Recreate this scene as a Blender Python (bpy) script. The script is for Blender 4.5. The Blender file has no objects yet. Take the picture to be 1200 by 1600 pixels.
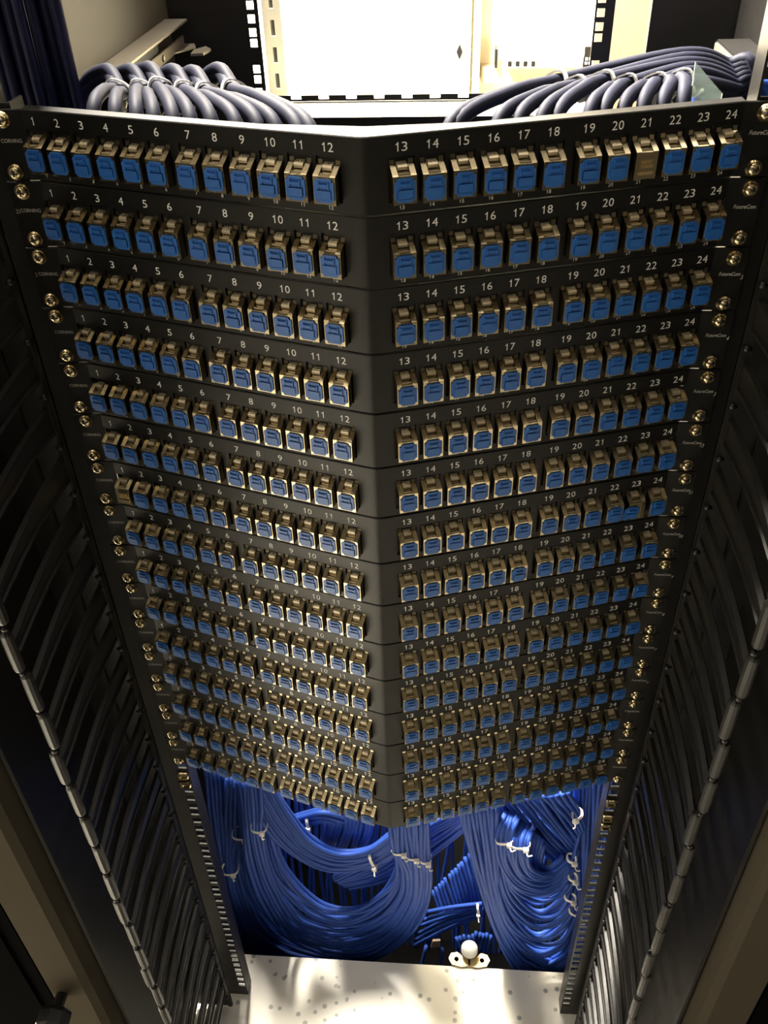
import bpy, bmesh, math, random
from mathutils import Vector, Matrix
random.seed(7)
S = bpy.context.scene
COL = S.collection
U = 0.04445
H = 1.225                      # height of the top panel's upper edge above the floor
# ------------------------------------------------------------------ camera
CX, CY, CZ = 0.0509, -0.5732, 0.1415 + H
PITCH, YAW, ROLL, FPX = 0.66803, 0.09121, -0.03483, 1398.3
def cam_to_world(X, Y, D):
    c, s = math.cos(ROLL), math.sin(ROLL); x = c*X - s*Y; u = s*X + c*Y
    c, s = math.cos(PITCH), math.sin(PITCH); y = c*D + s*u; z = -s*D + c*u
    c, s = math.cos(YAW), math.sin(YAW); return Vector((c*x - s*y, s*x + c*y, z))
O = Vector((CX, CY, CZ))
cam = bpy.data.objects.new('camera', bpy.data.cameras.new('camera')); COL.objects.link(cam)
r_, u_, b_ = cam_to_world(1, 0, 0), cam_to_world(0, 1, 0), -cam_to_world(0, 0, 1)
cam.matrix_world = Matrix(((r_.x, u_.x, b_.x, CX), (r_.y, u_.y, b_.y, CY), (r_.z, u_.z, b_.z, CZ), (0, 0, 0, 1)))
cam.data.sensor_fit = 'VERTICAL'; cam.data.sensor_height = 32; cam.data.lens = FPX/1600*32
cam.data.clip_start = 0.02
S.camera = cam
# ------------------------------------------------------------------ light and exposure
S.view_settings.view_transform = 'Standard'; S.view_settings.look = 'None'
S.view_settings.gamma = 1; S.view_settings.use_curve_mapping = False
S.view_settings.exposure = 0.25
w = bpy.data.worlds.new('world'); S.world = w; w.use_nodes = True
w.node_tree.nodes['Background'].inputs[0].default_value = (1, .86, .68, 1)
w.node_tree.nodes['Background'].inputs[1].default_value = 0.006
def area(name, loc, rot, sx, sy, power, col=(1, .92, .79)):
    l = bpy.data.lights.new(name, 'AREA'); l.shape = 'RECTANGLE'; l.size = sx; l.size_y = sy
    l.energy = power; l.color = col
    o = bpy.data.objects.new(name, l); COL.objects.link(o); o.location = loc; o.rotation_euler = rot
    return o
# ceiling luminaires behind and above the rack, and an added front fill lamp
area('ceiling_light_rear', (-0.58, 0.92, H+1.22), (0, 0, 0), 0.55, 0.8, 860)
area('ceiling_light_middle', (0.0, 0.02, H+1.22), (0, 0, 0), 1.2, 0.14, 7)
area('fill_light_front', (-0.85, -1.25, H+0.95), (0.6, 0, -0.55), 0.6, 0.3, 5.5)  # added fill for the hanging cables, no fixture of the room

def ray(px, py): return cam_to_world((px-600)/FPX, -(py-800)/FPX, 1)
def at(px, py, y):                       # the point of the vertical plane at depth y seen at px, py
    r = ray(px, py); return O + r*((y-CY)/r.y)
def atx(px, py, x): r = ray(px, py); return O + r*((x-CX)/r.x)
def atz(px, py, z): r = ray(px, py); return O + r*((z+H-CZ)/r.z)
# ------------------------------------------------------------------ materials
def mat(name, col, rough=.5, metal=0., spec=.5, noise=None, bump=None, coat=0., trans=0.):
    m = bpy.data.materials.new(name); m.use_nodes = True
    nt = m.node_tree; b = nt.nodes['Principled BSDF']
    b.inputs['Base Color'].default_value = (*col, 1); b.inputs['Roughness'].default_value = rough
    b.inputs['Metallic'].default_value = metal; b.inputs['Specular IOR Level'].default_value = spec
    b.inputs['Coat Weight'].default_value = coat; b.inputs['Transmission Weight'].default_value = trans
    tc = nt.nodes.new('ShaderNodeTexCoord')
    if noise:
        sc, amt = noise
        n = nt.nodes.new('ShaderNodeTexNoise'); n.inputs['Scale'].default_value = sc; n.inputs['Detail'].default_value = 4
        nt.links.new(tc.outputs['Object'], n.inputs['Vector'])
        mx = nt.nodes.new('ShaderNodeMix'); mx.data_type = 'RGBA'
        mx.inputs['A'].default_value = tuple(c*(1-amt) for c in col)+(1,)
        mx.inputs['B'].default_value = tuple(min(1, c*(1+amt)) for c in col)+(1,)
        nt.links.new(n.outputs['Fac'], mx.inputs['Factor']); nt.links.new(mx.outputs['Result'], b.inputs['Base Color'])
    if bump:
        sc, st = bump
        n = nt.nodes.new('ShaderNodeTexNoise'); n.inputs['Scale'].default_value = sc; n.inputs['Detail'].default_value = 3
        nt.links.new(tc.outputs['Object'], n.inputs['Vector'])
        bp = nt.nodes.new('ShaderNodeBump'); bp.inputs['Strength'].default_value = st; bp.inputs['Distance'].default_value = .0006
        nt.links.new(n.outputs['Fac'], bp.inputs['Height']); nt.links.new(bp.outputs['Normal'], b.inputs['Normal'])
    return m
M = dict(
    panel=mat('black_powder_coat', (.0050, .0045, .0036), .40, spec=.26, bump=(1400, .18)),
    rack=mat('black_rack_steel', (.007, .0064, .0058), .38, spec=.4, noise=(60, .3)),
    duct=mat('black_plastic', (.008, .0073, .006), .42, spec=.28, noise=(45, .45), bump=(90, .35)),
    jack=mat('nickel_jack_metal', (.38, .315, .20), .24, 1., noise=(300, .12)),
    latch=mat('bright_latch_metal', (.74, .64, .46), .42, .75),
    contact=mat('gold_contacts', (.8, .62, .3), .25, 1.),
    cap=mat('blue_dust_cap', (.012, .095, .34), .42, spec=.5),
    screw=mat('yellowed_zinc', (.52, .42, .25), .24, 1.),
    dark=mat('dark_recess', (.004, .004, .004), .7),
    print=mat('white_print', (.75, .74, .70), .6),
    pencil=mat('silver_pen', (.50, .48, .43), .6),
    cable=mat('blue_cable_jacket', (.032, .086, .40), .5, spec=.2, noise=(90, .15)),
    trunk=mat('grey_blue_cable_jacket', (.0075, .0085, .019), .65, spec=.10, noise=(200, .3)),
    tie=mat('white_nylon', (.78, .74, .66), .45),
    wall=mat('white_wall_paint', (.84, .80, .70), .8, noise=(3, .02)),
    ceil=mat('ceiling_paint', (.10, .095, .085), .9),
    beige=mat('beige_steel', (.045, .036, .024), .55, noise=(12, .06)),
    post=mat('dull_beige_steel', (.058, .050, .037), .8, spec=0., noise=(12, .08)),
    steel=mat('galvanised_steel', (.34, .30, .24), .35, .85, noise=(25, .2)),
    ecab=mat('pale_cabinet_steel', (.84, .80, .64), .5),
    ridge=mat('pale_yellow_steel', (.72, .66, .36), .5),
    tan=mat('tan_cover', (.50, .37, .25), .6),
    plastic=mat('white_plastic', (.8, .78, .72), .4),
    frame=mat('matt_black_frame', (.004, .004, .004), .9, spec=0.),
    shaded_cable=mat('shaded_blue_jacket', (.004, .007, .042), .5, spec=.3, noise=(60, .4)),  # same blue cable jacket, darkened to stand in for shade
    clear=mat('clear_plastic_sheet', (.75, .85, .82), .12, .0, trans=.75, spec=.6),
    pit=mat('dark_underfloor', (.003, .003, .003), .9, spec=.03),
)
def floor_material():
    m = bpy.data.materials.new('speckled_floor_tile'); m.use_nodes = True; nt = m.node_tree; b = nt.nodes['Principled BSDF']
    tc = nt.nodes.new('ShaderNodeTexCoord'); v = nt.nodes.new('ShaderNodeTexVoronoi'); v.inputs['Scale'].default_value = 75
    v.inputs['Randomness'].default_value = 1
    nt.links.new(tc.outputs['Object'], v.inputs['Vector'])
    r = nt.nodes.new('ShaderNodeValToRGB'); r.color_ramp.elements[0].position = .20; r.color_ramp.elements[0].color = (1, 1, 1, 1)
    r.color_ramp.elements[1].position = .30; r.color_ramp.elements[1].color = (0, 0, 0, 1)
    nt.links.new(v.outputs['Distance'], r.inputs[0])
    cut = nt.nodes.new('ShaderNodeMath'); cut.operation = 'GREATER_THAN'; cut.inputs[1].default_value = .52
    sp = nt.nodes.new('ShaderNodeSeparateColor'); nt.links.new(v.outputs['Color'], sp.inputs[0]); nt.links.new(sp.outputs[0], cut.inputs[0])
    mu = nt.nodes.new('ShaderNodeMath'); mu.operation = 'MULTIPLY'; nt.links.new(r.outputs[0], mu.inputs[0]); nt.links.new(cut.outputs[0], mu.inputs[1])
    mx = nt.nodes.new('ShaderNodeMix'); mx.data_type = 'RGBA'
    mx.inputs['A'].default_value = (.92, .88, .77, 1); mx.inputs['B'].default_value = (.42, .41, .36, 1)
    nt.links.new(mu.outputs[0], mx.inputs['Factor']); nt.links.new(mx.outputs['Result'], b.inputs['Base Color'])
    b.inputs['Roughness'].default_value = .35
    return m
M['floor'] = floor_material()
# ------------------------------------------------------------------ mesh helpers
def mesh_obj(name, bm, mats, parent=None, smooth=False, loc=None):
    bmesh.ops.recalc_face_normals(bm, faces=bm.faces)
    me = bpy.data.meshes.new(name); bm.to_mesh(me); bm.free()
    if not isinstance(mats, (list, tuple)): mats = [mats]
    for m_ in mats: me.materials.append(m_)
    if smooth: me.polygons.foreach_set('use_smooth', [True]*len(me.polygons))
    o = bpy.data.objects.new(name, me); COL.objects.link(o)
    if parent is not None:
        o.parent = parent
        if loc is None: o.location = -parent.location
    if loc is not None: o.location = loc
    return o
def tag(o, label, cat, group=None, kind=None):
    o['label'] = label; o['category'] = cat
    if group: o['group'] = group
    if kind: o['kind'] = kind
    return o
def thing(name, label, cat, loc=(0, 0, 0), group=None):
    o = bpy.data.objects.new(name, None); COL.objects.link(o); o.location = loc; o.empty_display_size = .02
    return tag(o, label, cat, group)
def struct(name, bm, m): o = mesh_obj(name, bm, m); o['kind'] = 'structure'; return o
def box(bm, x0, x1, y0, y1, z0, z1, bev=0., mi=0, f=None):
    vs = [bm.verts.new(Vector(p)) for p in ((x0, y0, z0), (x1, y0, z0), (x1, y1, z0), (x0, y1, z0), (x0, y0, z1), (x1, y0, z1), (x1, y1, z1), (x0, y1, z1))]
    fs = [bm.faces.new([vs[i] for i in q]) for q in ((0, 3, 2, 1), (4, 5, 6, 7), (0, 1, 5, 4), (1, 2, 6, 5), (2, 3, 7, 6), (3, 0, 4, 7))]
    for q in fs: q.material_index = mi
    if bev:
        es = list({e for q in fs for e in q.edges})
        r = bmesh.ops.bevel(bm, geom=es, offset=bev, segments=2, affect='EDGES')
        vs = list({v for q in r['faces'] for v in q.verts} | {v for v in vs if v.is_valid})
        for q in {q for v in vs for q in v.link_faces}: q.material_index = mi
    if f:
        for v in vs: v.co = f(v.co)
    return vs
def prism(bm, pts, axis, a, b, mi=0):
    """polygon pts (2-D) extruded along axis 'x','y' or 'z' from a to b"""
    def P(p, t):
        return {'x': (t, p[0], p[1]), 'y': (p[0], t, p[1]), 'z': (p[0], p[1], t)}[axis]
    A = [bm.verts.new(P(p, a)) for p in pts]; B = [bm.verts.new(P(p, b)) for p in pts]
    fs = [bm.faces.new(A), bm.faces.new(B[::-1])]
    n = len(pts)
    for i in range(n): fs.append(bm.faces.new((A[i], B[i], B[(i+1) % n], A[(i+1) % n])))
    for q in fs: q.material_index = mi
    return A+B
def plate3(bm, pts, th, mi=0):
    """a sheet through 3-D points, thickened along its normal"""
    pts = [Vector(p) for p in pts]; n = (pts[1]-pts[0]).cross(pts[2]-pts[0]).normalized()*th
    A = [bm.verts.new(p) for p in pts]; B = [bm.verts.new(p+n) for p in pts]
    k = len(pts); fs = [bm.faces.new(A), bm.faces.new(B[::-1])]
    for i in range(k): fs.append(bm.faces.new((A[i], B[i], B[(i+1) % k], A[(i+1) % k])))
    for q in fs: q.material_index = mi
def lathe(bm, prof, M4=Matrix(), seg=16, mi=0):
    rings = []
    for r, h in prof:
        if r < 1e-6: rings.append([bm.verts.new(M4 @ Vector((0, 0, h)))])
        else: rings.append([bm.verts.new(M4 @ Vector((r*math.cos(2*math.pi*k/seg), r*math.sin(2*math.pi*k/seg), h))) for k in range(seg)])
    for a, b in zip(rings, rings[1:]):
        for k in range(seg):
            q = [a[k % len(a)], a[(k+1) % len(a)], b[(k+1) % len(b)], b[k % len(b)]]
            u = []
            for v in q:
                if v not in u: u.append(v)
            if len(u) > 2: bm.faces.new(u).material_index = mi
    for rg in (rings[0], rings[-1]):
        if len(rg) > 2: bm.faces.new(rg).material_index = mi
def catmull(P, per=6):
    P = [Vector(p) for p in P]; Q = [P[0]*2-P[1]]+P+[P[-1]*2-P[-2]]; out = []
    for i in range(1, len(Q)-2):
        p0, p1, p2, p3 = Q[i-1:i+3]
        for k in range(per):
            t = k/per
            out.append(.5*((2*p1)+(p2-p0)*t+(2*p0-5*p1+4*p2-p3)*t*t+(3*p1-p0-3*p2+p3)*t**3))
    out.append(P[-1]); return out
def tube(bm, pts, r, seg=8, mi=0, squash=None):
    rings = []; n = len(pts); ref = None
    for i, p in enumerate(pts):
        d = (pts[min(i+1, n-1)]-pts[max(i-1, 0)]).normalized()
        if ref is None: ref = Vector((0, 1, 0)) if abs(d.y) < .9 else Vector((1, 0, 0))
        a = (ref - d*ref.dot(d))
        a = a.normalized() if a.length > 1e-6 else d.orthogonal().normalized()
        b = d.cross(a); ref = a
        rr = r(i/(n-1)) if callable(r) else r
        rings.append([bm.verts.new(p+(a*math.cos(2*math.pi*k/seg)+b*math.sin(2*math.pi*k/seg))*rr) for k in range(seg)])
    for a, b in zip(rings, rings[1:]):
        for k in range(seg): bm.faces.new((a[k], a[(k+1) % seg], b[(k+1) % seg], b[k])).material_index = mi
    bm.faces.new(rings[0][::-1]).material_index = mi; bm.faces.new(rings[-1]).material_index = mi
def grid_plate(bm, xs, zs, present, fmap, y0, y1, mi=0):
    """sheet with cut-outs: cells of a grid, both faces and all rims; fmap(x, y, z) -> world"""
    V = {}
    def v(i, j, s):
        if (i, j, s) not in V: V[i, j, s] = bm.verts.new(fmap(xs[i], (y0, y1)[s], zs[j]))
        return V[i, j, s]
    nx, nz = len(xs)-1, len(zs)-1
    pr = lambda i, j: 0 <= i < nx and 0 <= j < nz and present(i, j)
    for i in range(nx):
        for j in range(nz):
            if not pr(i, j): continue
            bm.faces.new((v(i, j, 0), v(i+1, j, 0), v(i+1, j+1, 0), v(i, j+1, 0)))
            bm.faces.new((v(i, j, 1), v(i, j+1, 1), v(i+1, j+1, 1), v(i+1, j, 1)))
            for (di, dj), (a, b) in {(-1, 0): ((i, j), (i, j+1)), (1, 0): ((i+1, j), (i+1, j+1)), (0, -1): ((i, j), (i+1, j)), (0, 1): ((i, j+1), (i+1, j+1))}.items():
                if not pr(i+di, j+dj): bm.faces.new((v(*a, 0), v(*b, 0), v(*b, 1), v(*a, 1)))
def text_mesh(body, size, bold=False, shear=0., sx=1.):
    c = bpy.data.curves.new('t', 'FONT'); c.body = body; c.size = size; c.align_x = 'CENTER'; c.align_y = 'CENTER'
    c.shear = shear; c.offset = .00008 if bold else 0; c.resolution_u = 3
    o = bpy.data.objects.new('t', c); COL.objects.link(o)
    bpy.context.view_layer.update()
    me = bpy.data.meshes.new_from_object(o.evaluated_get(bpy.context.evaluated_depsgraph_get()))
    vs = [(v.co.x*sx, v.co.y) for v in me.vertices]; fs = [tuple(p.vertices) for p in me.polygons]
    bpy.data.objects.remove(o); bpy.data.curves.remove(c); bpy.data.meshes.remove(me)
    return vs, fs
TXT = {}
ONE = [(.250, -.358), (.340, -.358), (.340, .358), (.282, .358), (.240, .290), (.180, .240), (.109, .205), (.109, .120), (.180, .145), (.250, .190)]
def put_text(bm, body, size, fmap, shear=0., sx=1., mi=0):
    k = (body, size, shear, sx)
    if k not in TXT: TXT[k] = text_mesh(body, size, shear=shear, sx=sx)
    vs, fs = TXT[k]; V = [bm.verts.new(fmap(x, z)) for x, z in vs]
    for f in fs:
        try: bm.faces.new([V[i] for i in f]).material_index = mi
        except ValueError: pass
def put_digits(bm, body, cap, fmap):
    """upright sans-serif figures of cap height cap, centred"""
    em = cap/.716; adv = .575*em
    for q, ch in enumerate(body):
        x0 = (q-(len(body)-1)/2)*adv
        if ch == '1':
            bm.faces.new([bm.verts.new(fmap(x0+(a-.278)*em, b*em)) for a, b in ONE]); continue
        if ch not in TXT:
            vs, fs = text_mesh(ch, 1.0)
            xa, xb = min(v[0] for v in vs), max(v[0] for v in vs); za, zb = min(v[1] for v in vs), max(v[1] for v in vs)
            w_ = {'4': .50}.get(ch, .47)
            TXT[ch] = ([(((x-xa)/(xb-xa)-.5)*w_, ((z-za)/(zb-za)-.5)*.725) for x, z in vs], fs)
        vs, fs = TXT[ch]; V = [bm.verts.new(fmap(x0+x*em, z*em)) for x, z in vs]
        for f in fs: bm.faces.new([V[i] for i in f])
# ------------------------------------------------------------------ room shell
FE = 0.060                                     # rear edge of the floor tile in front of the cable opening
bm = bmesh.new()
for x0, x1, y0, y1 in ((-2, 2, -2.4, FE), (-2, 2, .66, 2.2), (-2, -.30, FE, .66), (.30, 2, FE, .66)): box(bm, x0, x1, y0, y1, -.035, 0)
bmesh.ops.remove_doubles(bm, verts=bm.verts, dist=1e-5)
struct('floor', bm, M['floor'])
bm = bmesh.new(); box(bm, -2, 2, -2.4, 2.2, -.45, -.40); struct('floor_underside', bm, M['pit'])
bm = bmesh.new(); box(bm, -2, 2, 2.2, 2.3, -.4, H+1.3); struct('wall_back', bm, M['wall'])
bm = bmesh.new(); box(bm, -2.1, -2, -2.4, 2.2, -.4, H+1.3); struct('wall_left', bm, M['rack'])
bm = bmesh.new(); box(bm, 2, 2.1, -2.4, 2.2, -.4, H+1.3); struct('wall_right', bm, M['rack'])
bm = bmesh.new(); box(bm, -2, 2, -1.6, -1.5, -.4, H+1.3); struct('wall_front', bm, M['rack'])
bm = bmesh.new(); box(bm, -2, 2, -2.4, 2.2, H+1.3, H+1.35); struct('ceiling', bm, M['ceil'])
# ------------------------------------------------------------------ patch panels
WW, DD = .2195, .067
ANG = math.atan2(DD, WW); CA = math.cos(ANG); LW = WW/CA
def crease(x):
    e = .0028
    return -DD + (DD/WW)*math.sqrt(x*x+e*e)
def pmap(u, y, z):                             # u along the sheet, y = depth behind its face
    x = u*CA if abs(u) <= LW else math.copysign(WW+(abs(u)-LW), u)
    if abs(u) <= LW: return Vector((x, crease(x)+y*1.0, z))
    return Vector((x, y, z))
PORTX = [.0205+.0171*k for k in range(6)]+[.1265+.0171*k for k in range(6)]
PORTU = sorted([-x/CA for x in PORTX]+[x/CA for x in PORTX])
OW = .0077                                     # half width of a port opening
def wing_local(i):
    """matrix of port i (0..23): origin on the sheet, x along it, -y out of it"""
    u = PORTU[i]; s = 1 if u > 0 else -1
    x = u*CA
    return Matrix.Translation(Vector((x, crease(x), 0))) @ Matrix.Rotation(s*ANG, 4, 'Z')
def make_front_plate(parent):
    us = {-LW, LW, -.2413-LW+WW, .2413+LW-WW}
    for u in (0, .0005, .0010, .0016, .0024, .0036, .0055, .009): us |= {u, -u}
    for u in PORTU: us |= {u-OW, u+OW}
    us = sorted(us)
    zs = [-.0437, -.0431, -.0375, -.0118, -.0006, 0]
    bm = bmesh.new()
    def present(i, j):
        if zs[j] == -.0375:
            c = (us[i]+us[i+1])/2
            return not any(abs(c-u) < OW for u in PORTU)
        return True
    def f(u, y, z):
        yy = y
        if y == 0 and z in (0, -.0437): yy = .0006
        return pmap(u, yy, z)
    grid_plate(bm, us, zs, present, f, 0, .0016)
    # folded top and bottom flanges, deeper behind the fold of the V
    for z0, z1 in ((-.0012, 0), (-.0437, -.0425)):
        poly = [(-WW, .0016), (0, -DD+.0016), (WW, .0016), (WW, .010), (.060, -.0385), (-.0, -.0455), (-.060, -.0385), (-WW, .010)]
        A = [bm.verts.new((x, y, z0)) for x, y in poly]; B = [bm.verts.new((x, y, z1)) for x, y in poly]
        for L, R in (((0, 1, 5, 6, 7), None), ((1, 2, 3, 4, 5), None)):
            bm.faces.new([A[k] for k in L]); bm.faces.new([B[k] for k in L][::-1])
        for k in range(8): bm.faces.new((A[k], B[k], B[(k+1) % 8], A[(k+1) % 8]))
    return mesh_obj('front_plate', bm, M['panel'], parent, loc=(0, 0, 0))
def make_numbers(parent):
    bm = bmesh.new()
    for i in range(24):
        m = wing_local(i)
        put_digits(bm, str(i+1), .0049, lambda x, z: m @ Vector((x, -.00025, -.0066+z)))
        put_digits(bm, str(i+1), .0021, lambda x, z: m @ Vector((x, -.00025, -.0404+z)))
    return mesh_obj('port_numbers', bm, M['print'], parent, loc=(0, 0, 0))
HW = .0069
def jack_mesh():
    bm = bmesh.new()
    # left and right cheeks with sloping tops, a lower bridge between them
    side = [(-.007, -.0365), (-.007, -.0208), (-.0062, -.0203), (.0006, -.0163), (.0030, -.0160), (.0030, -.0372), (-.0062, -.0372)]
    mid = [(-.0068, -.0365), (-.0068, -.0212), (-.0058, -.0207), (-.0020, -.0196), (.0000, -.0186), (.0030, -.0182), (.0030, -.0370), (-.0058, -.0370)]
    prism(bm, side, 'x', -HW, -.0036); prism(bm, side, 'x', .0036, HW); prism(bm, mid, 'x', -.0036, .0036)
    box(bm, -.0085, .0085, .0020, .024, -.0388, -.0108, mi=1)              # black body behind the sheet
    for q in (-1, 1): prism(bm, [(.0010, -.0165), (.0016, -.0140), (.0030, -.0132), (.0030, -.0165)], 'x', *sorted((q*.0040, q*.0068)))
    return mesh_obj('jack', bm, [M['jack'], M['rack']], loc=(0, 0, 0))
def cap_mesh():
    bm = bmesh.new(); c = -.0287
    w, h, k = .0061, .0066, .0018
    P = [(-w, c-h+k), (-w+k*.6, c-h+k*.9), (-w+k, c-h), (w-k, c-h), (w-k*.6, c-h+k*.9), (w, c-h+k), (w, c+h-k), (w-k*.6, c+h-k*.9), (w-k, c+h), (-w+k, c+h), (-w+k*.6, c+h-k*.9), (-w, c+h-k)]
    prism(bm, P, 'y', -.0079, -.0068)
    box(bm, -.0047, .0047, -.0086, -.0078, c-.0048, c+.0008, .0004)      # raised lower field
    box(bm, -.0030, .0030, -.0090, -.0078, c+.0022, c+.0043, .0004)      # finger tab
    box(bm, -.0034, -.0027, -.0088, -.0078, c+.0012, c+.0050)
    box(bm, .0027, .0034, -.0088, -.0078, c+.0012, c+.0050)
    return mesh_obj('dust_cap', bm, M['cap'], loc=(0, 0, 0))
def latch_mesh():
    bm = bmesh.new()
    prism(bm, [(-.0020, -.0190), (-.0023, -.0171), (-.0015, -.0163), (.0022, -.0152), (.0026, -.0185)], 'x', -.0029, .0029)
    for k in range(4): box(bm, -.0026+k*.0014, -.0020+k*.0014, -.0008, .0014, -.0162, -.0154)
    box(bm, -.0033, .0033, -.0052, -.0042, -.0209, -.0199)
    return mesh_obj('latch_tab', bm, M['latch'], loc=(0, 0, 0))
def open_mesh():
    bm = bmesh.new(); c = -.0287
    box(bm, -.0052, .0052, -.0073, -.0069, c-.0052, c+.0052, mi=1)
    for k in range(8): box(bm, -.0032+k*.0009, -.0028+k*.0009, -.0078, -.0071, c-.001, c+.0028, mi=0)
    box(bm, -.0040, .0026, -.0079, -.0071, c+.0022, c+.0030); box(bm, -.0008, .0044, -.0079, -.0071, c-.0010, c-.0002)
    box(bm, -.0050, .0050, -.0076, -.0071, c-.0052, c-.0034)
    return mesh_obj('socket', bm, [M['contact'], M['jack']], loc=(0, 0, 0))
def screw_mesh(name='mounting_screw'):
    bm = bmesh.new(); R = Matrix.Rotation(math.pi/2, 4, 'X')
    lathe(bm, [(.0052, -.0002), (.0052, .0008), (.0040, .0012), (.0040, .0016), (.0036, .0028), (.0026, .0036), (.0012, .0040), (0, .0041)], R)
    for a in (0, math.pi/2):
        f = lambda c, a=a: Matrix.Rotation(a, 3, 'Y') @ c
        box(bm, -.0022, .0022, -.0044, -.0034, -.0004, .0004, mi=1, f=f)
    o = mesh_obj(name, bm, [M['screw'], M['dark']], smooth=True, loc=(0, 0, 0)); return o
J, CP, LT, OP, SC = jack_mesh(), cap_mesh(), latch_mesh(), open_mesh(), screw_mesh()
protos = [J, CP, LT, OP, SC]
def put(src, parent, loc=None, mtx=None):
    c = src.copy(); COL.objects.link(c); c.parent = parent
    if mtx is not None: c.matrix_local = mtx
    elif loc is not None: c.location = loc
    return c
ORD = ['topmost', 'second', 'third', 'fourth', 'fifth', 'sixth', 'seventh', 'eighth', 'ninth', 'tenth', 'eleventh', 'twelfth', 'thirteenth', 'fourteenth', 'lowest']
RN = ['', '', '5', '4', '3', '12', '11', '10', '9', '8', '7', '6', '', '', '']
LN = ['', '21', '2', '', '', '', '', '', '1', '', '', '', '', '', '']
plate0 = num0 = None
for n in range(15):
    lab = 'black V-shaped 24-port patch panel, ' + ('topmost of the stack, port 21 without blue cap' if n == 0 else
           'lowest of the stack, above the blue cable loops' if n == 14 else
           'seventh from the top, port 1 uncapped, port 23 cap loose' if n == 6 else
           ORD[n]+' from the top of the rack stack')
    t = thing('patch_panel', lab, 'patch panel', (0, 0, H-n*U), 'patch panels in the rack')
    if n == 0: plate0 = make_front_plate(t); num0 = make_numbers(t)
    else: put(plate0, t, (0, 0, 0)); put(num0, t, (0, 0, 0))
    for i in range(24):
        m = wing_local(i).copy()
        m = m @ Matrix.Translation((random.uniform(-.00012, .00012), random.uniform(-.0002, .0002), random.uniform(-.0002, .0002))) @ Matrix.Rotation(random.uniform(-.012, .012), 4, 'Y')
        j = put(J, t, mtx=m)
        put(LT, j, (0, 0, 0))
        if (n, i) in ((0, 20), (6, 0)):
            put(OP, j, (0, 0, 0)); j['label'] = 'open jack without its blue cap, gold contacts showing'
        elif (n, i) == (6, 22):
            c = put(CP, j, mtx=Matrix.Translation((-.0006, -.0030, -.0012)) @ Matrix.Rotation(.13, 4, 'Y') @ Matrix.Rotation(.12, 4, 'X')); c['label'] = 'blue cap hanging loose'
        else: put(CP, j, (0, 0, 0))
    for x in (-.23255, .23255):
        for z in (-.00635, -.0381):
            put(SC, t, mtx=Matrix.Translation((x+random.uniform(-.0006, .0006), 0, z+random.uniform(-.0004, .0004))) @ Matrix.Rotation(random.uniform(0, 1.5), 4, 'Y'))
    bm = bmesh.new()
    put_text(bm, 'CORNING', .0034, lambda x, z: Vector((-.2302+x, -.0003, -.0190+z)), sx=.88)
    put_text(bm, 'FutureCom', .0037, lambda x, z: Vector((.2320+x, -.0003, -.0177+z)), shear=.22, sx=.80)
    mesh_obj('brand_print', bm, M['pencil'], t, loc=(0, 0, 0))
    if RN[n] or LN[n]:
        bm = bmesh.new()
        if RN[n]: put_text(bm, RN[n], .0042, lambda x, z: Vector((.2402+x-(.0008 if len(RN[n]) > 1 else 0), -.0003, -.0200+z)), shear=.3, sx=.8)
        if LN[n]: put_text(bm, LN[n], .0042, lambda x, z: Vector((-.2388+x, -.0003, -.0196+z)), sx=.8)
        mesh_obj('handwritten_number', bm, M['pencil'], t, loc=(0, 0, 0))
for p in protos: bpy.data.objects.remove(p)
# ------------------------------------------------------------------ rack rails with square holes
def rail(sx, label):
    t = thing('rack_rail', label, 'rack rail', (sx*.245, .002, 0), 'rack rails')
    bm = bmesh.new(); sgn = sx
    xi, xo = .2262, .2655
    xs = [xi, .2278, .2373, .246, xo]
    zs = [0.0]; z = .030; holes = []
    top = H+.40 if sx > 0 else H+.003
    n = 0
    ref = H-.00635                                   # a hole lies on every screw line
    hz = []
    k = 0
    while True:
        zz = ref - (k//3)*U - (0, .015875, .03175)[k % 3]
        if zz < .03: break
        hz.append(zz); k += 1
    k = 1
    while True:
        zz = ref + ((k+2)//3)*U - (0, .03175, .015875)[k % 3]
        zz = ref + U*math.ceil(k/3) - (0, .03175, .015875)[k % 3]
        if zz > top-.01: break
        hz.append(zz); k += 1
    hz = sorted(hz)
    cells = [0.0]
    hs = set()
    for zz in hz:
        cells += [zz-.0047, zz+.0047]; hs.add(round(zz, 5))
    cells.append(top)
    def present(i, j):
        return not (i == 1 and round((cells[j]+cells[j+1])/2, 5) in hs)
    grid_plate(bm, xs, cells, present, lambda x, y, z: Vector((sgn*x, y, z)), .0022, .0042)
    mesh_obj('perforated_flange', bm, M['rack'], t)
    bm = bmesh.new()
    box(bm, *sorted((sgn*.2655, sgn*.2635)), .0042, .075, 0, top); box(bm, *sorted((sgn*xi, sgn*(xi+.002))), .0042, .022, 0, top)
    mesh_obj('side_web', bm, M['rack'], t)
    return t
RL = rail(-1, 'black square-hole rack rail left of the patch panels, foot on floor')
RR = rail(1, 'black square-hole rack rail right of the patch panels, foot on floor')
def cage_nut(parent, x, z):
    bm = bmesh.new()
    box(bm, x-.0052, x+.0052, -.0012, .0022, z-.0060, z-.0042, .0004); box(bm, x-.0052, x+.0052, -.0012, .0022, z+.0042, z+.0060, .0004)
    box(bm, x-.0064, x-.0046, -.0016, .004, z-.005, z+.005, .0004); box(bm, x-.0034, x+.0034, .0006, .006, z-.0034, z+.0034, .0005)
    mesh_obj('cage_nut', bm, M['screw'], parent)['label'] = 'brassy cage nut clipped in the rail'
for z in (-.0063-15*U-.03175, -.0063-16*U-.03175, -.0063-16*U-.0159): cage_nut(RR, .2330, H+z)
for z in (-.0063-15*U-.0159, -.0063-15*U-.03175): cage_nut(RL, -.2330, H+z)
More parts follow.
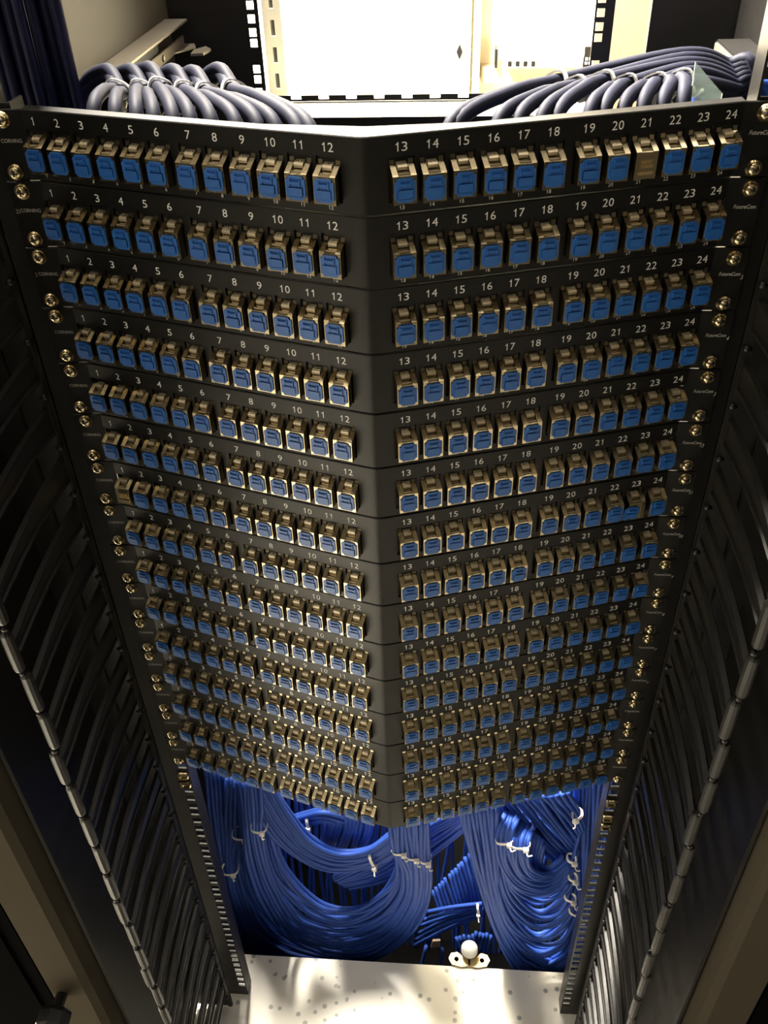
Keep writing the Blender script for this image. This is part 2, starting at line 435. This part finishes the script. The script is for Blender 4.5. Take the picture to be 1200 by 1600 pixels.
# ------------------------------------------------------------------ vertical finger ducts
def finger_mesh(sx):
    """slim arm reaching forward from the duct's root and ending in an upright bar"""
    bm = bmesh.new(); N = 9
    rings = []
    for k in range(N):
        t = k/(N-1)
        y = -.022-.141*t; zc = .009*(1-t) + .0035*math.sin(t*math.pi); hh = .0125*(1-t)+.0072*t; th = .0022+.0006*t
        xx = sx*(.0012*math.sin(t*math.pi))
        prof = [(-th*.5, hh), (th*.9, hh*.9), (th, hh*.7), (th*.35, hh*.62), (th*.35, -hh*.62), (th, -hh*.7), (th*.9, -hh*.9), (-th*.5, -hh), (-th, -hh*.8), (-th, hh*.8)]
        rings.append([bm.verts.new((xx-sx*a, y, zc+b)) for a, b in prof])
    for a, b in zip(rings, rings[1:]):
        for q in range(len(a)): bm.faces.new((a[q], a[(q+1) % len(a)], b[(q+1) % len(a)], b[q]))
    bm.faces.new(rings[0]); bm.faces.new(rings[-1])
    lathe(bm, [(0, -.0206), (.0022, -.0204), (.0036, -.0192), (.0042, -.017), (.0044, -.006), (.0044, .006), (.0042, .017), (.0036, .0192), (.0022, .0204), (0, .0206)], Matrix.Translation((0, -.165, 0)), 10)
    box(bm, -.0028, .0028, -.027, -.019, -.0125, .0298, .0008)                # root block
    o = mesh_obj('finger', bm, M['duct'], loc=(0, 0, 0)); return o
def duct(sx, label):
    t = thing('cable_duct', label, 'cable duct', (sx*.30, -.02, 0), 'vertical finger ducts')
    bm = bmesh.new()
    box(bm, *sorted((sx*.2440, sx*.300)), -.0195, -.0165, .012, H+.02)
    box(bm, *sorted((sx*.2440, sx*.2500)), -.0215, -.0165, .012, H+.02, .0008)
    box(bm, *sorted((sx*.2700, sx*.2770)), -.0235, -.0165, .012, H+.02, .0008)
    box(bm, *sorted((sx*.2960, sx*.2995)), -.160, -.0165, .012, H+.02, .0008)
    mesh_obj('backplate', bm, M['duct'], t)
    f0 = finger_mesh(sx); used = False
    k = -3
    while True:
        z = H-.2221-k*U
        if z < .03: break
        for x in (.2472,):
            c = f0 if not used else f0.copy()
            if used: COL.objects.link(c)
            used = True; c.parent = t
            c.matrix_local = Matrix.Translation((sx*x-sx*.30, .02, z)) @ Matrix.Rotation(random.uniform(-.012, .012), 4, 'X') @ Matrix.Rotation(random.uniform(-.012, .012), 4, 'Z')
        # small round catch pin between neighbouring bar ends
        k += 1
    bm = bmesh.new(); lathe(bm, [(0, -.0026), (.0018, -.0018), (.0025, 0), (.0018, .0018), (0, .0026)], Matrix(), 8)
    p0 = mesh_obj('catch_pin', bm, M['rack'], smooth=True, loc=(0, 0, 0)); k = -3
    while H-.2221-k*U > .03:
        z = H-.2221-k*U-.5*U
        c = p0.copy(); COL.objects.link(c); c.parent = t; c.location = (sx*.2472-t.location.x, -.1665-t.location.y, z)
        c = p0.copy(); COL.objects.link(c); c.parent = t; c.location = (sx*.2452-t.location.x, -.0275-t.location.y, z+.009)
        k += 1
    bpy.data.objects.remove(p0)
    return t
duct(-1, 'black vertical finger duct left of the patch panels')
duct(1, 'black vertical finger duct right of the patch panels')
# ------------------------------------------------------------------ frame posts of the neighbouring bays
def post(sx, label):
    t = thing('frame_post', label, 'frame post', (sx*.325, -.18, 0), 'beige frame posts')
    bm = bmesh.new()
    P = [(sx*.301, -.155), (sx*.304, -.176), (sx*.310, -.182), (sx*.345, -.184), (sx*.348, -.02), (sx*.301, -.02)]
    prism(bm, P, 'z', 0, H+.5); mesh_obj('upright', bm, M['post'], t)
    bm = bmesh.new()
    box(bm, *sorted((sx*.349, sx*.47)), -.180, -.03, 0, H+.5, .002); box(bm, *sorted((sx*.365, sx*.370)), -.184, -.179, 0, H+.5)
    mesh_obj('door_frame', bm, M['frame'], t)
    return t
PL = post(-1, 'beige steel frame post at the lower left edge, with black knob')
PR = post(1, 'beige steel frame post at the lower right edge')
bm = bmesh.new(); p = at(88, 1580, -.20)
lathe(bm, [(.016, 0), (.017, .004), (.017, .016), (.013, .020), (.006, .021), (0, .021)], Matrix.Translation(p) @ Matrix.Rotation(math.pi/2, 4, 'X'), 8)
lathe(bm, [(.006, -.03), (.006, 0)], Matrix.Translation(p) @ Matrix.Rotation(math.pi/2, 4, 'X'), 10)
mesh_obj('knob', bm, M['rack'], PL)
# ------------------------------------------------------------------ rear frame of the rack
def rear_post(sx, xin, xo, xh, label):
    t = thing('rear_post', label, 'rack rail', (sx*(xin+xo)/2, .73, 0), 'rear rack posts')
    bm = bmesh.new(); top = H+.55
    xs = [xin, xh-.0048, xh+.0048, xo]; cells = [0.]; hs = set(); z = .02; k = 0
    while z < top-.02:
        cells += [z, z+.0098]; hs.add(round(z+.0049, 5)); z += (.015875, .015875, .0127)[k % 3]; k += 1
    cells.append(top)
    grid_plate(bm, xs, cells, lambda i, j: not (i == 1 and round((cells[j]+cells[j+1])/2, 5) in hs), lambda x, y, z: Vector((sx*x, y, z)), .73, .732)
    box(bm, *sorted((sx*xo, sx*(xo-.002))), .732, .80, 0, top)
    mesh_obj('perforated_plate', bm, M['rack'], t)
    return t
tl = rear_post(-1, .2100, .336, .2200, 'black rear post with square holes, left of the white opening')
tr = rear_post(1, .2235, .2480, .2310, 'narrow black rear post with square holes, right of the opening')
bm = bmesh.new()                                              # light lacing strip behind the left rear post
xs = [-.214, -.204, -.198, -.188]; cells = [0.]; hs = set(); z = .03
while z < H+.5: cells += [z, z+.020]; hs.add(round(z+.010, 4)); z += .034
cells.append(H+.55)
grid_plate(bm, xs, cells, lambda i, j: not (i == 1 and round((cells[j]+cells[j+1])/2, 4) in hs), lambda x, y, z: Vector((x-.006, y+.03, z)), .775, .777)
mesh_obj('lacing_strip', bm, M['ecab'], tl)['label'] = 'pale slotted strip'
bm = bmesh.new(); box(bm, -.2115, -.2025, .812, .814, 0, H+.55); mesh_obj('strip_backing', bm, M['rack'], tl)
bm = bmesh.new()
box(bm, .293, .420, .725, .74, 0, H+.55); tag(mesh_obj('cover_panel', bm, M['rack']), 'tall flat black panel behind the right cable arch', 'panel')
t = thing('cross_bar', 'horizontal rear cross bar with slots below the white opening', 'cross bar', (0, .73, H-.21))
bm = bmesh.new(); xs = [-.20]; hs = set(); x = -.20; k = 0
while x < .215:
    xs.append(x+.024); xs.append(x+.038); x += .038
xs = sorted(set(round(v, 4) for v in xs))
grid_plate(bm, xs, [H-.174, H-.1715, H-.1665], lambda i, j: not (j == 1 and i % 2 == 1), lambda x, y, z: Vector((x, y, z)), .728, .730)
mesh_obj('slotted_flange', bm, M['rack'], t)
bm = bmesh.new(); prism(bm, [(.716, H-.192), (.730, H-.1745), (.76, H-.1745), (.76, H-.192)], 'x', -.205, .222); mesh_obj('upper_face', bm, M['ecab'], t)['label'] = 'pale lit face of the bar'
bm = bmesh.new(); box(bm, -.222, .25, .718, .75, H-.26, H-.1925); mesh_obj('lower_face', bm, M['rack'], t)
bm = bmesh.new(); box(bm, .262, .40, .99, 1.0, 0, H+.6); tag(mesh_obj('tan_panel', bm, M['tan']), 'tan panel seen as a strip right of the narrow rear post', 'panel')
for sx, lab in ((-1, 'black side sheet of the rack, added to block rear light, left of the hanging cable loops'), (1, 'black side sheet of the rack, added to block rear light, right of the hanging cable loops')):
    bm = bmesh.new(); box(bm, *sorted((sx*.290, sx*.294)), .0, .70, 0, H-.13)  # added sheets keep the rear lamp's light off the ducts
    tag(mesh_obj('added_side_sheet', bm, M['frame']), lab, 'panel', 'added side sheets of the rack')
# ------------------------------------------------------------------ beige side panel, slide rails and brackets at the upper left and right
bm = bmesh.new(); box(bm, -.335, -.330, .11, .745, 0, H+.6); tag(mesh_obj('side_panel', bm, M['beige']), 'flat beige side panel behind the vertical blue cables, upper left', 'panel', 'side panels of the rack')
bm = bmesh.new(); box(bm, .400, .405, .11, .72, 0, H+.6); tag(mesh_obj('side_panel', bm, M['rack']), 'dark side panel at the upper right edge', 'panel', 'side panels of the rack')
t = thing('slide_rail', 'galvanised slide rail running back along the beige side panel', 'slide rail', (-.31, .4, H-.075), 'slide rails')
bm = bmesh.new()
prism(bm, [(-.329, H-.068), (-.300, H-.068), (-.300, H-.0705), (-.3265, H-.0705), (-.3265, H-.094), (-.318, H-.094), (-.318, H-.097), (-.329, H-.097)], 'y', .10, .71)
mesh_obj('channel', bm, M['steel'], t)
bm = bmesh.new(); box(bm, -.3255, -.3105, .20, .60, H-.0935, H-.0715); mesh_obj('inner_slide', bm, M['rack'], t)
bm = bmesh.new(); box(bm, -.3095, -.3065, .22, .705, H-.099, H-.086, .0006)
for y in (.35, .43, .52, .6): lathe(bm, [(.004, 0), (.004, .002), (0, .0026)], Matrix.Translation((-.3065, y, H-.0925)) @ Matrix.Rotation(math.pi/2, 4, 'Y'), 10)
mesh_obj('lower_edge', bm, M['steel'], t)
t = thing('sheet_bracket', 'bent sheet-metal bracket reaching inward from the left slide rail', 'bracket', (-.28, .4, H-.1))
bm = bmesh.new()
plate3(bm, [atz(px, py, -.098) for px, py in ((208, 107), (231, 109), (252, 90), (306, 76), (304, 70), (250, 71))], .0018)
mesh_obj('plate', bm, M['steel'], t)
bm = bmesh.new(); plate3(bm, [atz(px, py, -.101) for px, py in ((298, 88), (318, 87), (330, 80), (322, 76), (304, 81))], .003); mesh_obj('end_tab', bm, M['steel'], t)
t = thing('slide_rail', 'dark slide rail running back at the upper right', 'slide rail', (.34, .4, H-.09), 'slide rails')
bm = bmesh.new(); box(bm, .352, .356, .24, .62, H-.100, H-.088, .0006); mesh_obj('bright_edge', bm, M['steel'], t)
bm = bmesh.new(); box(bm, .357, .398, .24, .64, H-.12, H-.088, .002); mesh_obj('channel', bm, M['rack'], t)
bm = bmesh.new()
plate3(bm, [at(1087, 97, .022), at(1129, 146, .022), at(1126, 160, .022), at(1078, 162, .022), at(1074, 148, .022), at(1082, 132, .022)], .0018)
tag(mesh_obj('clear_guard', bm, M['clear']), 'small glassy triangular plate standing beside the right cable arch', 'plate')
# ------------------------------------------------------------------ electrical cabinet on the back wall
YE = 1.60
t = thing('electrical_cabinet', 'overexposed pale electrical cabinet with breaker row, beyond the rack', 'cabinet', (.2, YE, H-.9))
def ebox(name, px0, px1, py0, py1, dy0, dy1, m, parent=t, bev=0.):
    a = at(px0, (py0+py1)/2, YE); b = at(px1, (py0+py1)/2, YE); zt = at((px0+px1)/2, py0, YE).z; zb = at((px0+px1)/2, py1, YE).z
    bm = bmesh.new(); box(bm, a.x, b.x, YE+dy0, YE+dy1, zb, zt, bev)
    return mesh_obj(name, bm, m, parent)
a = at(420, 100, YE)
bm = bmesh.new(); box(bm, a.x-.3, .75, YE+.03, YE+.25, H-.9, H+.6); mesh_obj('body', bm, M['ecab'], t)
d = ebox('door', 380, 737, -300, 330, -.002, .028, M['ecab']); d.name = 'door'
bm = bmesh.new(); p = at(718, 80, YE)
prism(bm, [(p.x, p.z+.016), (p.x+.007, p.z), (p.x, p.z-.016), (p.x-.007, p.z)], 'y', YE-.008, YE-.002); k = mesh_obj('lock', bm, M['rack'], d); k.location = (0, 0, 0)
ebox('pillar', 741, 752, -300, 330, -.02, .03, M['ridge'])
ebox('cover_plate', 752, 922, 103, 128, -.004, .03, M['tan'])
ebox('hinge', 773, 777, 74, 103, -.02, .02, M['rack'])
for q in range(10):
    o = ebox('breaker', 790+q*12, 801+q*12, 84, 102, -.03, .02, M['plastic'], bev=.001)
    bm = bmesh.new(); a = at(795.5+q*12, 93, YE)
    box(bm, a.x-.004, a.x+.004, YE-.038, YE-.030, a.z-.006, a.z+.004)
    k = mesh_obj('toggle', bm, M['rack' if q < 4 else 'tan'], o); k.location = (0, 0, 0)
bm = bmesh.new(); a = at(919, 86, YE); box(bm, a.x-.012, a.x+.016, YE-.03, YE+.02, a.z-.022, a.z+.022)
k = mesh_obj('relay', bm, M['rack'], t)
bm = bmesh.new()
for q in range(2):
    for s in range(3): box(bm, a.x-.009+s*.008, a.x-.004+s*.008, YE-.032, YE-.030, a.z-.012+q*.008, a.z-.007+q*.008)
k2 = mesh_obj('terminals', bm, M['plastic'], k); k2.location = (0, 0, 0)
# ------------------------------------------------------------------ blue cables
def tie_mesh(bm, c, d, a, b, side, tail=.018):
    """nylon band round a bundle at c; d = cable direction, side = across, a/b = half sizes"""
    d = d.normalized(); side = (side-d*side.dot(d)).normalized(); n = d.cross(side)
    if n.y > 0: n = -n
    loop = [c+side*(a*math.copysign(abs(math.cos(th))**.7, math.cos(th)))+n*(b*math.copysign(abs(math.sin(th))**.7, math.sin(th))) for th in [2*math.pi*k/28 for k in range(29)]]
    w = d*.0019; outs = []
    rings = []
    for k, p in enumerate(loop[:-1]):
        o = (p-c).normalized()*.0010
        rings.append([bm.verts.new(q) for q in (p-w, p+w, p+w+o, p-w+o)])
    for k in range(28):
        A, B = rings[k], rings[(k+1) % 28]
        for q in range(4): bm.faces.new((A[q], B[q], B[(q+1) % 4], A[(q+1) % 4]))
    h = loop[5]+n*.0015                                        # locking head and tail
    f = lambda v: h+side*v.x+d*v.y+n*v.z
    box(bm, -.0034, .0034, -.003, .003, -.0015, .0038, .0006, f=f)
    tube(bm, catmull([h, h+n*tail*.5+side*.002, h+n*tail*.75+side*.006+Vector((0, 0, tail*.5))], 4), .0009, 5)
CR = .0033
def bundle(label, A, B, n, layers=1, group='blue cable bundles under the panels', r=CR, jit=.0016, ties=(), m='cable', lay=.0068, rag=0.):
    """A, B: the bundle's two edges as (px, py, y) rows; n cables across, in layers going back"""
    PA = [at(*q) for q in A]; PB = [at(*q) for q in B]
    mid = sum(PA+PB, Vector())/len(PA+PB); base = min(PA+PB, key=lambda v: v.z)
    t = thing('cable_bundle', label, 'cable bundle', (mid.x, mid.y, base.z), group)
    for L in range(layers):
        for k in range(n):
            s = (k+.5*(L % 2))/max(1, n-1+.5*(layers > 1)); pts = []
            s0 = s
            for q, (a, b) in enumerate(zip(PA, PB)):
                s = min(1, max(0, s0+random.uniform(-.6, .6)*rag/max(1, n)))
                p = a.lerp(b, s)+Vector((random.uniform(-jit, jit), L*lay+random.uniform(-jit, jit), random.uniform(-jit, jit)))
                pts.append(p)
            bm = bmesh.new(); tube(bm, catmull(pts, 6), r, 8)
            mesh_obj('cable', bm, M[m], t, smooth=True)
    for px, py, y, a, b, dx, dz in ties:
        bm = bmesh.new(); c = at(px, py, y); d = Vector((dx, 0, dz))
        tie_mesh(bm, c, d, a, b, Vector((dz, 0, -dx))); mesh_obj('cable_tie', bm, M['tie'], t)
    return t
# left: the wide U loops rising into the tied centre drop
bundle('wide U loop of blue cables from left ports up to the tied centre drop',
       [(408, 1225, .10), (425, 1300, .10), (450, 1365, .10), (500, 1415, .10), (552, 1420, .095), (592, 1402, .09), (617, 1370, .085), (620, 1330, .08), (611, 1296, .075)],
       [(352, 1215, .12), (352, 1320, .13), (370, 1410, .13), (425, 1475, .13), (510, 1503, .12), (590, 1487, .11), (648, 1425, .10), (668, 1345, .085), (664, 1292, .075)],
       13, 2, rag=.8)
bundle('blue cables sweeping from the left under the short curtain, tied at the right end',
       [(420, 1225, .085), (452, 1275, .08), (487, 1315, .078), (530, 1334, .078), (575, 1330, .080), (612, 1305, .085), (640, 1280, .09)],
       [(385, 1230, .09), (412, 1290, .085), (455, 1335, .082), (510, 1360, .082), (575, 1356, .084), (625, 1330, .088), (660, 1300, .092)],
       9, 2, ties=((583, 1341, .082, .014, .009, 1, .3),))
bundle('short hanging curtain of blue cables just left of the centre drop',
       [(506, 1258, .11), (509, 1285, .105), (503, 1312, .11), (495, 1335, .12)],
       [(583, 1270, .11), (580, 1300, .105), (570, 1322, .11), (556, 1345, .12)], 12, 2)
bundle('small tied bundle crossing behind the short curtain',
       [(450, 1282, .11), (480, 1274, .105), (510, 1270, .10), (560, 1285, .11)],
       [(450, 1300, .115), (482, 1291, .11), (512, 1288, .105), (560, 1305, .115)], 4, 2, ties=((482, 1282, .107, .010, .008, 1, .1),))
bundle('blue cables rising right behind the tied centre drop toward port 15',
       [(520, 1372, .115), (570, 1350, .12), (620, 1318, .12), (670, 1290, .115), (725, 1262, .10)],
       [(545, 1388, .12), (600, 1378, .125), (650, 1355, .125), (700, 1318, .12), (740, 1288, .105)], 9, 2, rag=.5)
bundle('dark vertical drop of blue cables along the left rail, with two ties',
       [(322, 1200, .14), (330, 1280, .13), (345, 1360, .12), (362, 1440, .13), (410, 1500, .14), (470, 1520, .15)],
       [(398, 1215, .14), (388, 1290, .13), (372, 1350, .12), (400, 1430, .13), (455, 1480, .14), (530, 1505, .15)],
       11, 2, ties=((377, 1302, .115, .012, .010, .1, 1), (360, 1357, .11, .012, .010, -.1, 1)))
bundle('thin dark strands hanging behind the left loops',
       [(320, 1195, .22), (335, 1260, .22), (345, 1330, .23)], [(600, 1240, .22), (600, 1290, .22), (590, 1340, .23)], 26, 1)
bundle('inner blue strands dropping from left ports between loops',
       [(405, 1225, .085), (408, 1262, .08), (408, 1300, .085), (425, 1370, .10), (470, 1440, .11), (540, 1462, .11), (600, 1440, .105), (640, 1390, .10)],
       [(375, 1220, .09), (380, 1280, .085), (388, 1340, .09), (410, 1410, .105), (455, 1470, .115), (540, 1495, .115), (612, 1470, .11), (655, 1410, .10)],
       6, 1, ties=((405, 1290, .078, .010, .010, .05, 1),))
# centre drop itself, straight strands through the three ties
bundle('tied centre drop of bright blue cables below the fold of the panels',
       [(609, 1286, .068), (614, 1325, .070), (628, 1362, .076), (622, 1400, .088), (585, 1450, .11), (520, 1480, .13)],
       [(668, 1280, .068), (671, 1335, .070), (672, 1380, .076), (660, 1432, .088), (622, 1478, .11), (560, 1512, .13)],
       11, 1, rag=.5, ties=((625, 1326, .074, .0105, .0085, -.15, 1), (646, 1334, .074, .0085, .0085, -.05, 1), (665, 1340, .074, .0070, .0085, 0, 1)))
# right side
bundle('long straight run of blue cables right of centre bending under the loops',
       [(716, 1262, .068), (733, 1325, .070), (752, 1390, .075), (772, 1450, .082), (800, 1505, .09), (840, 1545, .10)],
       [(778, 1258, .068), (779, 1325, .070), (783, 1385, .075), (797, 1440, .082), (826, 1484, .09), (868, 1500, .10)],
       10, 2, rag=.5)
bundle('nested U loops of blue cables hanging at the right, tied near the rail',
       [(790, 1288, .078), (792, 1330, .075), (806, 1366, .075), (838, 1380, .078), (872, 1368, .082), (894, 1338, .09), (906, 1300, .10)],
       [(764, 1310, .078), (770, 1390, .075), (792, 1458, .08), (836, 1500, .085), (880, 1488, .09), (904, 1435, .10), (916, 1370, .11)],
       13, 2, rag=.9, ties=((893, 1341, .085, .006, .006, .4, 1), (895, 1370, .085, .006, .006, .4, 1), (891, 1402, .085, .008, .006, .4, 1), (899, 1424, .085, .009, .006, .4, 1)))
bundle('diagonal fan of blue cables running down right from the lowest ports',
       [(886, 1238, .085), (895, 1252, .088), (905, 1268, .095), (915, 1290, .10)],
       [(772, 1250, .085), (806, 1290, .088), (842, 1328, .095), (880, 1362, .10)], 13, 2, rag=.3, ties=((902, 1272, .085, .007, .007, .7, -.7),))
bundle('small tied blue loop left of its twin, in front of the right loops',
       [(800, 1255, .125), (786, 1276, .075), (778, 1312, .060), (783, 1350, .062), (806, 1384, .066), (850, 1396, .075), (890, 1376, .09)],
       [(822, 1258, .125), (808, 1280, .075), (798, 1316, .060), (800, 1345, .062), (818, 1372, .066), (852, 1380, .075), (886, 1358, .09)], 6, 1, ties=((788, 1311, .060, .0105, .007, -.15, 1),))
bundle('small tied blue loop right of its twin, in front of the right loops',
       [(822, 1270, .125), (806, 1292, .075), (801, 1320, .056), (806, 1352, .060), (825, 1376, .066), (860, 1376, .08), (893, 1352, .09)],
       [(846, 1276, .125), (830, 1298, .075), (824, 1322, .056), (828, 1350, .060), (842, 1364, .066), (864, 1362, .08), (890, 1340, .09)], 6, 1, ties=((813, 1318, .056, .0115, .007, -.05, 1),))
bundle('short blue loops curling under the diagonal fan',
       [(832, 1302, .075), (828, 1340, .075), (834, 1366, .08), (856, 1366, .085), (880, 1345, .09)],
       [(850, 1320, .075), (846, 1345, .075), (850, 1356, .08), (862, 1352, .085), (880, 1335, .09)], 5, 1)
bundle('dark vertical blue cables dropping along the right rail',
       [(900, 1215, .105), (898, 1290, .10), (903, 1370, .095), (905, 1440, .09), (880, 1492, .09), (840, 1510, .10)],
       [(958, 1215, .105), (950, 1290, .10), (938, 1370, .095), (925, 1440, .09), (908, 1500, .09), (880, 1535, .10)],
       10, 2, rag=.2)
# back, seen in the gap between the loops
bundle('fan of upright blue cables far behind the gap between loops',
       [(676, 1392, .26), (690, 1430, .24), (700, 1448, .23)], [(733, 1335, .26), (744, 1380, .24), (752, 1430, .23)], 12, 1)
bundle('slanting tied blue cables lying across the rear fan',
       [(664, 1425, .22), (705, 1418, .215), (752, 1412, .21)], [(648, 1478, .22), (700, 1450, .215), (755, 1428, .21)], 6, 1, ties=((747, 1420, .207, .011, .007, 1, .1),))
bundle('short blue stub ends above the floor latch, left',
       [(712, 1464, .25), (722, 1490, .24)], [(738, 1460, .25), (742, 1490, .24)], 5, 1)
bundle('short blue stub ends above the floor latch, right',
       [(743, 1455, .25), (738, 1485, .24)], [(768, 1462, .25), (760, 1490, .24)], 5, 1)
bundle('two single blue cables entering the floor opening left of the latch',
       [(666, 1478, .20), (656, 1520, .19)], [(692, 1482, .20), (687, 1522, .19)], 2, 1)
bm = bmesh.new(); plate3(bm, [at(676, 1471, .2), at(688, 1470, .2), at(688, 1480, .2), at(673, 1481, .2)], .004)
tag(mesh_obj('cable_label', bm, M['tan']), 'small tan tag among the rear cables above the floor edge', 'tag')
bundle('mass of dark blue cables in the floor opening at the back',
       [(330, 1180, .36), (340, 1300, .34), (360, 1420, .30), (400, 1540, .26)], [(930, 1180, .36), (925, 1300, .34), (900, 1420, .30), (880, 1540, .26)], 60, 1, rag=1.5, jit=.006)
# ------------------------------------------------------------------ thick cable pairs arching over the top panel
def pair(label, ends, tie_px, y_tie, over, r=.0044, sgn=1):
    pts_all = []
    t = thing('cable_bundle', label, 'cable bundle', (at(tie_px[0], tie_px[1], y_tie).x, y_tie, H-.08), 'tied cable pairs above the top panel')
    for k, (px, py) in enumerate(ends):
        s = atz(px, py, -.004); s0 = Vector((s.x, s.y-.012, H-.034))
        c = at(tie_px[0]+(k-.5)*13, tie_px[1]+(k-.5)*5*sgn, y_tie)
        e = s.lerp(c, .5)+Vector((0, 0, .0045))
        ov = [Vector(q)+Vector((0, 0, H+.005*k)) for q in over]
        P = [s0, s, e, c]+ov
        bm = bmesh.new(); tube(bm, catmull(P, 7), r, 10); mesh_obj('cable', bm, M['trunk'], t, smooth=True)
        pts_all.append((e, c))
    c = (pts_all[0][1]+pts_all[1][1])/2; d = (pts_all[0][1]-pts_all[0][0]).normalized()
    bm = bmesh.new(); side = pts_all[1][1]-pts_all[0][1]
    n_ = d.cross(side)
    tie_mesh(bm, c, d, side.length/2+r+.0006, r+.0012, side, tail=.010); mesh_obj('cable_tie', bm, M['tie'], t)
LP = [(((146, 172), (180, 175)), (184, 141), .075, 'leftmost tied grey-blue cable pair behind the top panel, above port 3'),
      (((213, 177), (240, 179)), (222, 141), .075, 'tied grey-blue cable pair above port 5, second from left'),
      (((270, 182), (297, 183)), (252, 138), .070, 'tied grey-blue cable pair above port 6, third from left'),
      (((330, 187), (368, 190)), (292, 143), .055, 'tied grey-blue cable pair above port 8, fourth from left'),
      (((402, 193), (430, 195)), (325, 146), .045, 'tied grey-blue cable pair above port 9, fifth from left'),
      (((465, 198), (484, 199)), (366, 141), .055, 'tied grey-blue cable pair above port 11, nearest the fold on the left')]
for i, (e, tp, y, lab) in enumerate(LP):
    c = at(*tp, y)
    over = [(c.x-.018, c.y+.035, c.z-H+.001), (c.x-.050, c.y+.060, c.z-H-.022), (-.235, .17, -.09), (-.25, .18, -.25)]
    pair(lab, e, tp, y, over)
RP = [(((705, 192), (716, 191)), (868, 128), .060, 'tied grey-blue cable pair nearest the fold on the right'),
      (((780, 187), (812, 184)), (897, 136), .050, 'tied grey-blue cable pair above port 16 to 17'),
      (((848, 181), (872, 179)), (940, 128), .050, 'tied grey-blue cable pair above port 18'),
      (((922, 174), (945, 172)), (975, 134), .045, 'tied grey-blue cable pair above port 19 to 20'),
      (((975, 169), (1005, 167)), (1022, 132), .045, 'tied grey-blue cable pair above port 21'),
      (((1036, 163), (1068, 160)), (1062, 126), .050, 'rightmost tied grey-blue cable pair, beside the glassy plate')]
for i, (e, tp, y, lab) in enumerate(RP):
    c = at(*tp, y)
    a = at(1060+i*6, 98+i*7, .085-.004*i); b = at(1130+i*3, 112+i*8, .10-.003*i); g = at(1175, 152+i*5, .09)
    over = [a-Vector((0, 0, H)), b-Vector((0, 0, H)), g-Vector((0, 0, H)), (.262, .10, -.2)]
    if i == 5: over = over[1:]
    pair(lab, e, tp, y, over, sgn=-1)
t = thing('cable_bundle', 'thick vertical bundle of blue cables darkened as in shade at the upper left corner', 'cable bundle', (-.27, .12, 0), 'vertical blue cable bundles beside the rails')
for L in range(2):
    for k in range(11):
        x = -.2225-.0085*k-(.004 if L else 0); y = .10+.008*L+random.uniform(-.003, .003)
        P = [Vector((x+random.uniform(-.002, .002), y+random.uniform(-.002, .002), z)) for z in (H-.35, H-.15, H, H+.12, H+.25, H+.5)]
        bm = bmesh.new(); tube(bm, catmull(P, 5), .0041, 8); mesh_obj('cable', bm, M['shaded_cable'], t, smooth=True)
t = thing('cable_bundle', 'dark blue cable bundle turning down behind the right rail at the end of the arch', 'cable bundle', (.25, .11, 0), 'vertical blue cable bundles beside the rails')
for k in range(12):
    o = Vector(((k % 4)*.009, .009*(k//4), 0))
    P = [at(1090, 112, .10)+Vector((0, 0, -.008*(k % 4)))+Vector((0, .008*(k//4), 0)), at(1128, 132, .10)+o*.6, at(1160, 165, .10)+o, Vector((.246, .10, H-.12))+o, Vector((.25, .10, H-.5))+o]
    bm = bmesh.new(); tube(bm, catmull(P, 6), .0041, 8); mesh_obj('cable', bm, M['cable'], t, smooth=True)
# ------------------------------------------------------------------ latch at the floor tile's rear edge
t = thing('floor_latch', 'brass butterfly latch with shiny knob at the rear edge of the floor tile', 'latch', (.097, .064, 0))
cx, cy = at(733, 1508, .064).x, .064
bm = bmesh.new()
for s in (-1, 1):
    P = [(0, -.004), (s*.012, -.006), (s*.026, -.003), (s*.031, .006), (s*.027, .014), (s*.018, .016), (s*.010, .010), (0, .008)]
    prism(bm, [(cx+a, cy+b) for a, b in P], 'z', .0005, .004)
    lathe(bm, [(.0055, .004), (.0055, .0046), (.0035, .0046), (.0035, .004)], Matrix.Translation((cx+s*.019, cy+.005, 0)), 14)
mesh_obj('wing_plate', bm, M['screw'], t)
bm = bmesh.new(); lathe(bm, [(0, -.014), (.008, -.011), (.0125, -.003), (.0125, .003), (.009, .010), (0, .0135)], Matrix.Translation((cx, cy+.014, .018)), 20); mesh_obj('knob', bm, M['plastic'], t, smooth=True)['label'] = 'round knob coloured white for the glare on it'  # white colour stands in for the highlight on the knob
bm = bmesh.new(); box(bm, cx-.0015, cx+.0015, cy-.002, cy+.004, .004, .007); mesh_obj('pin', bm, M['dark'], t)
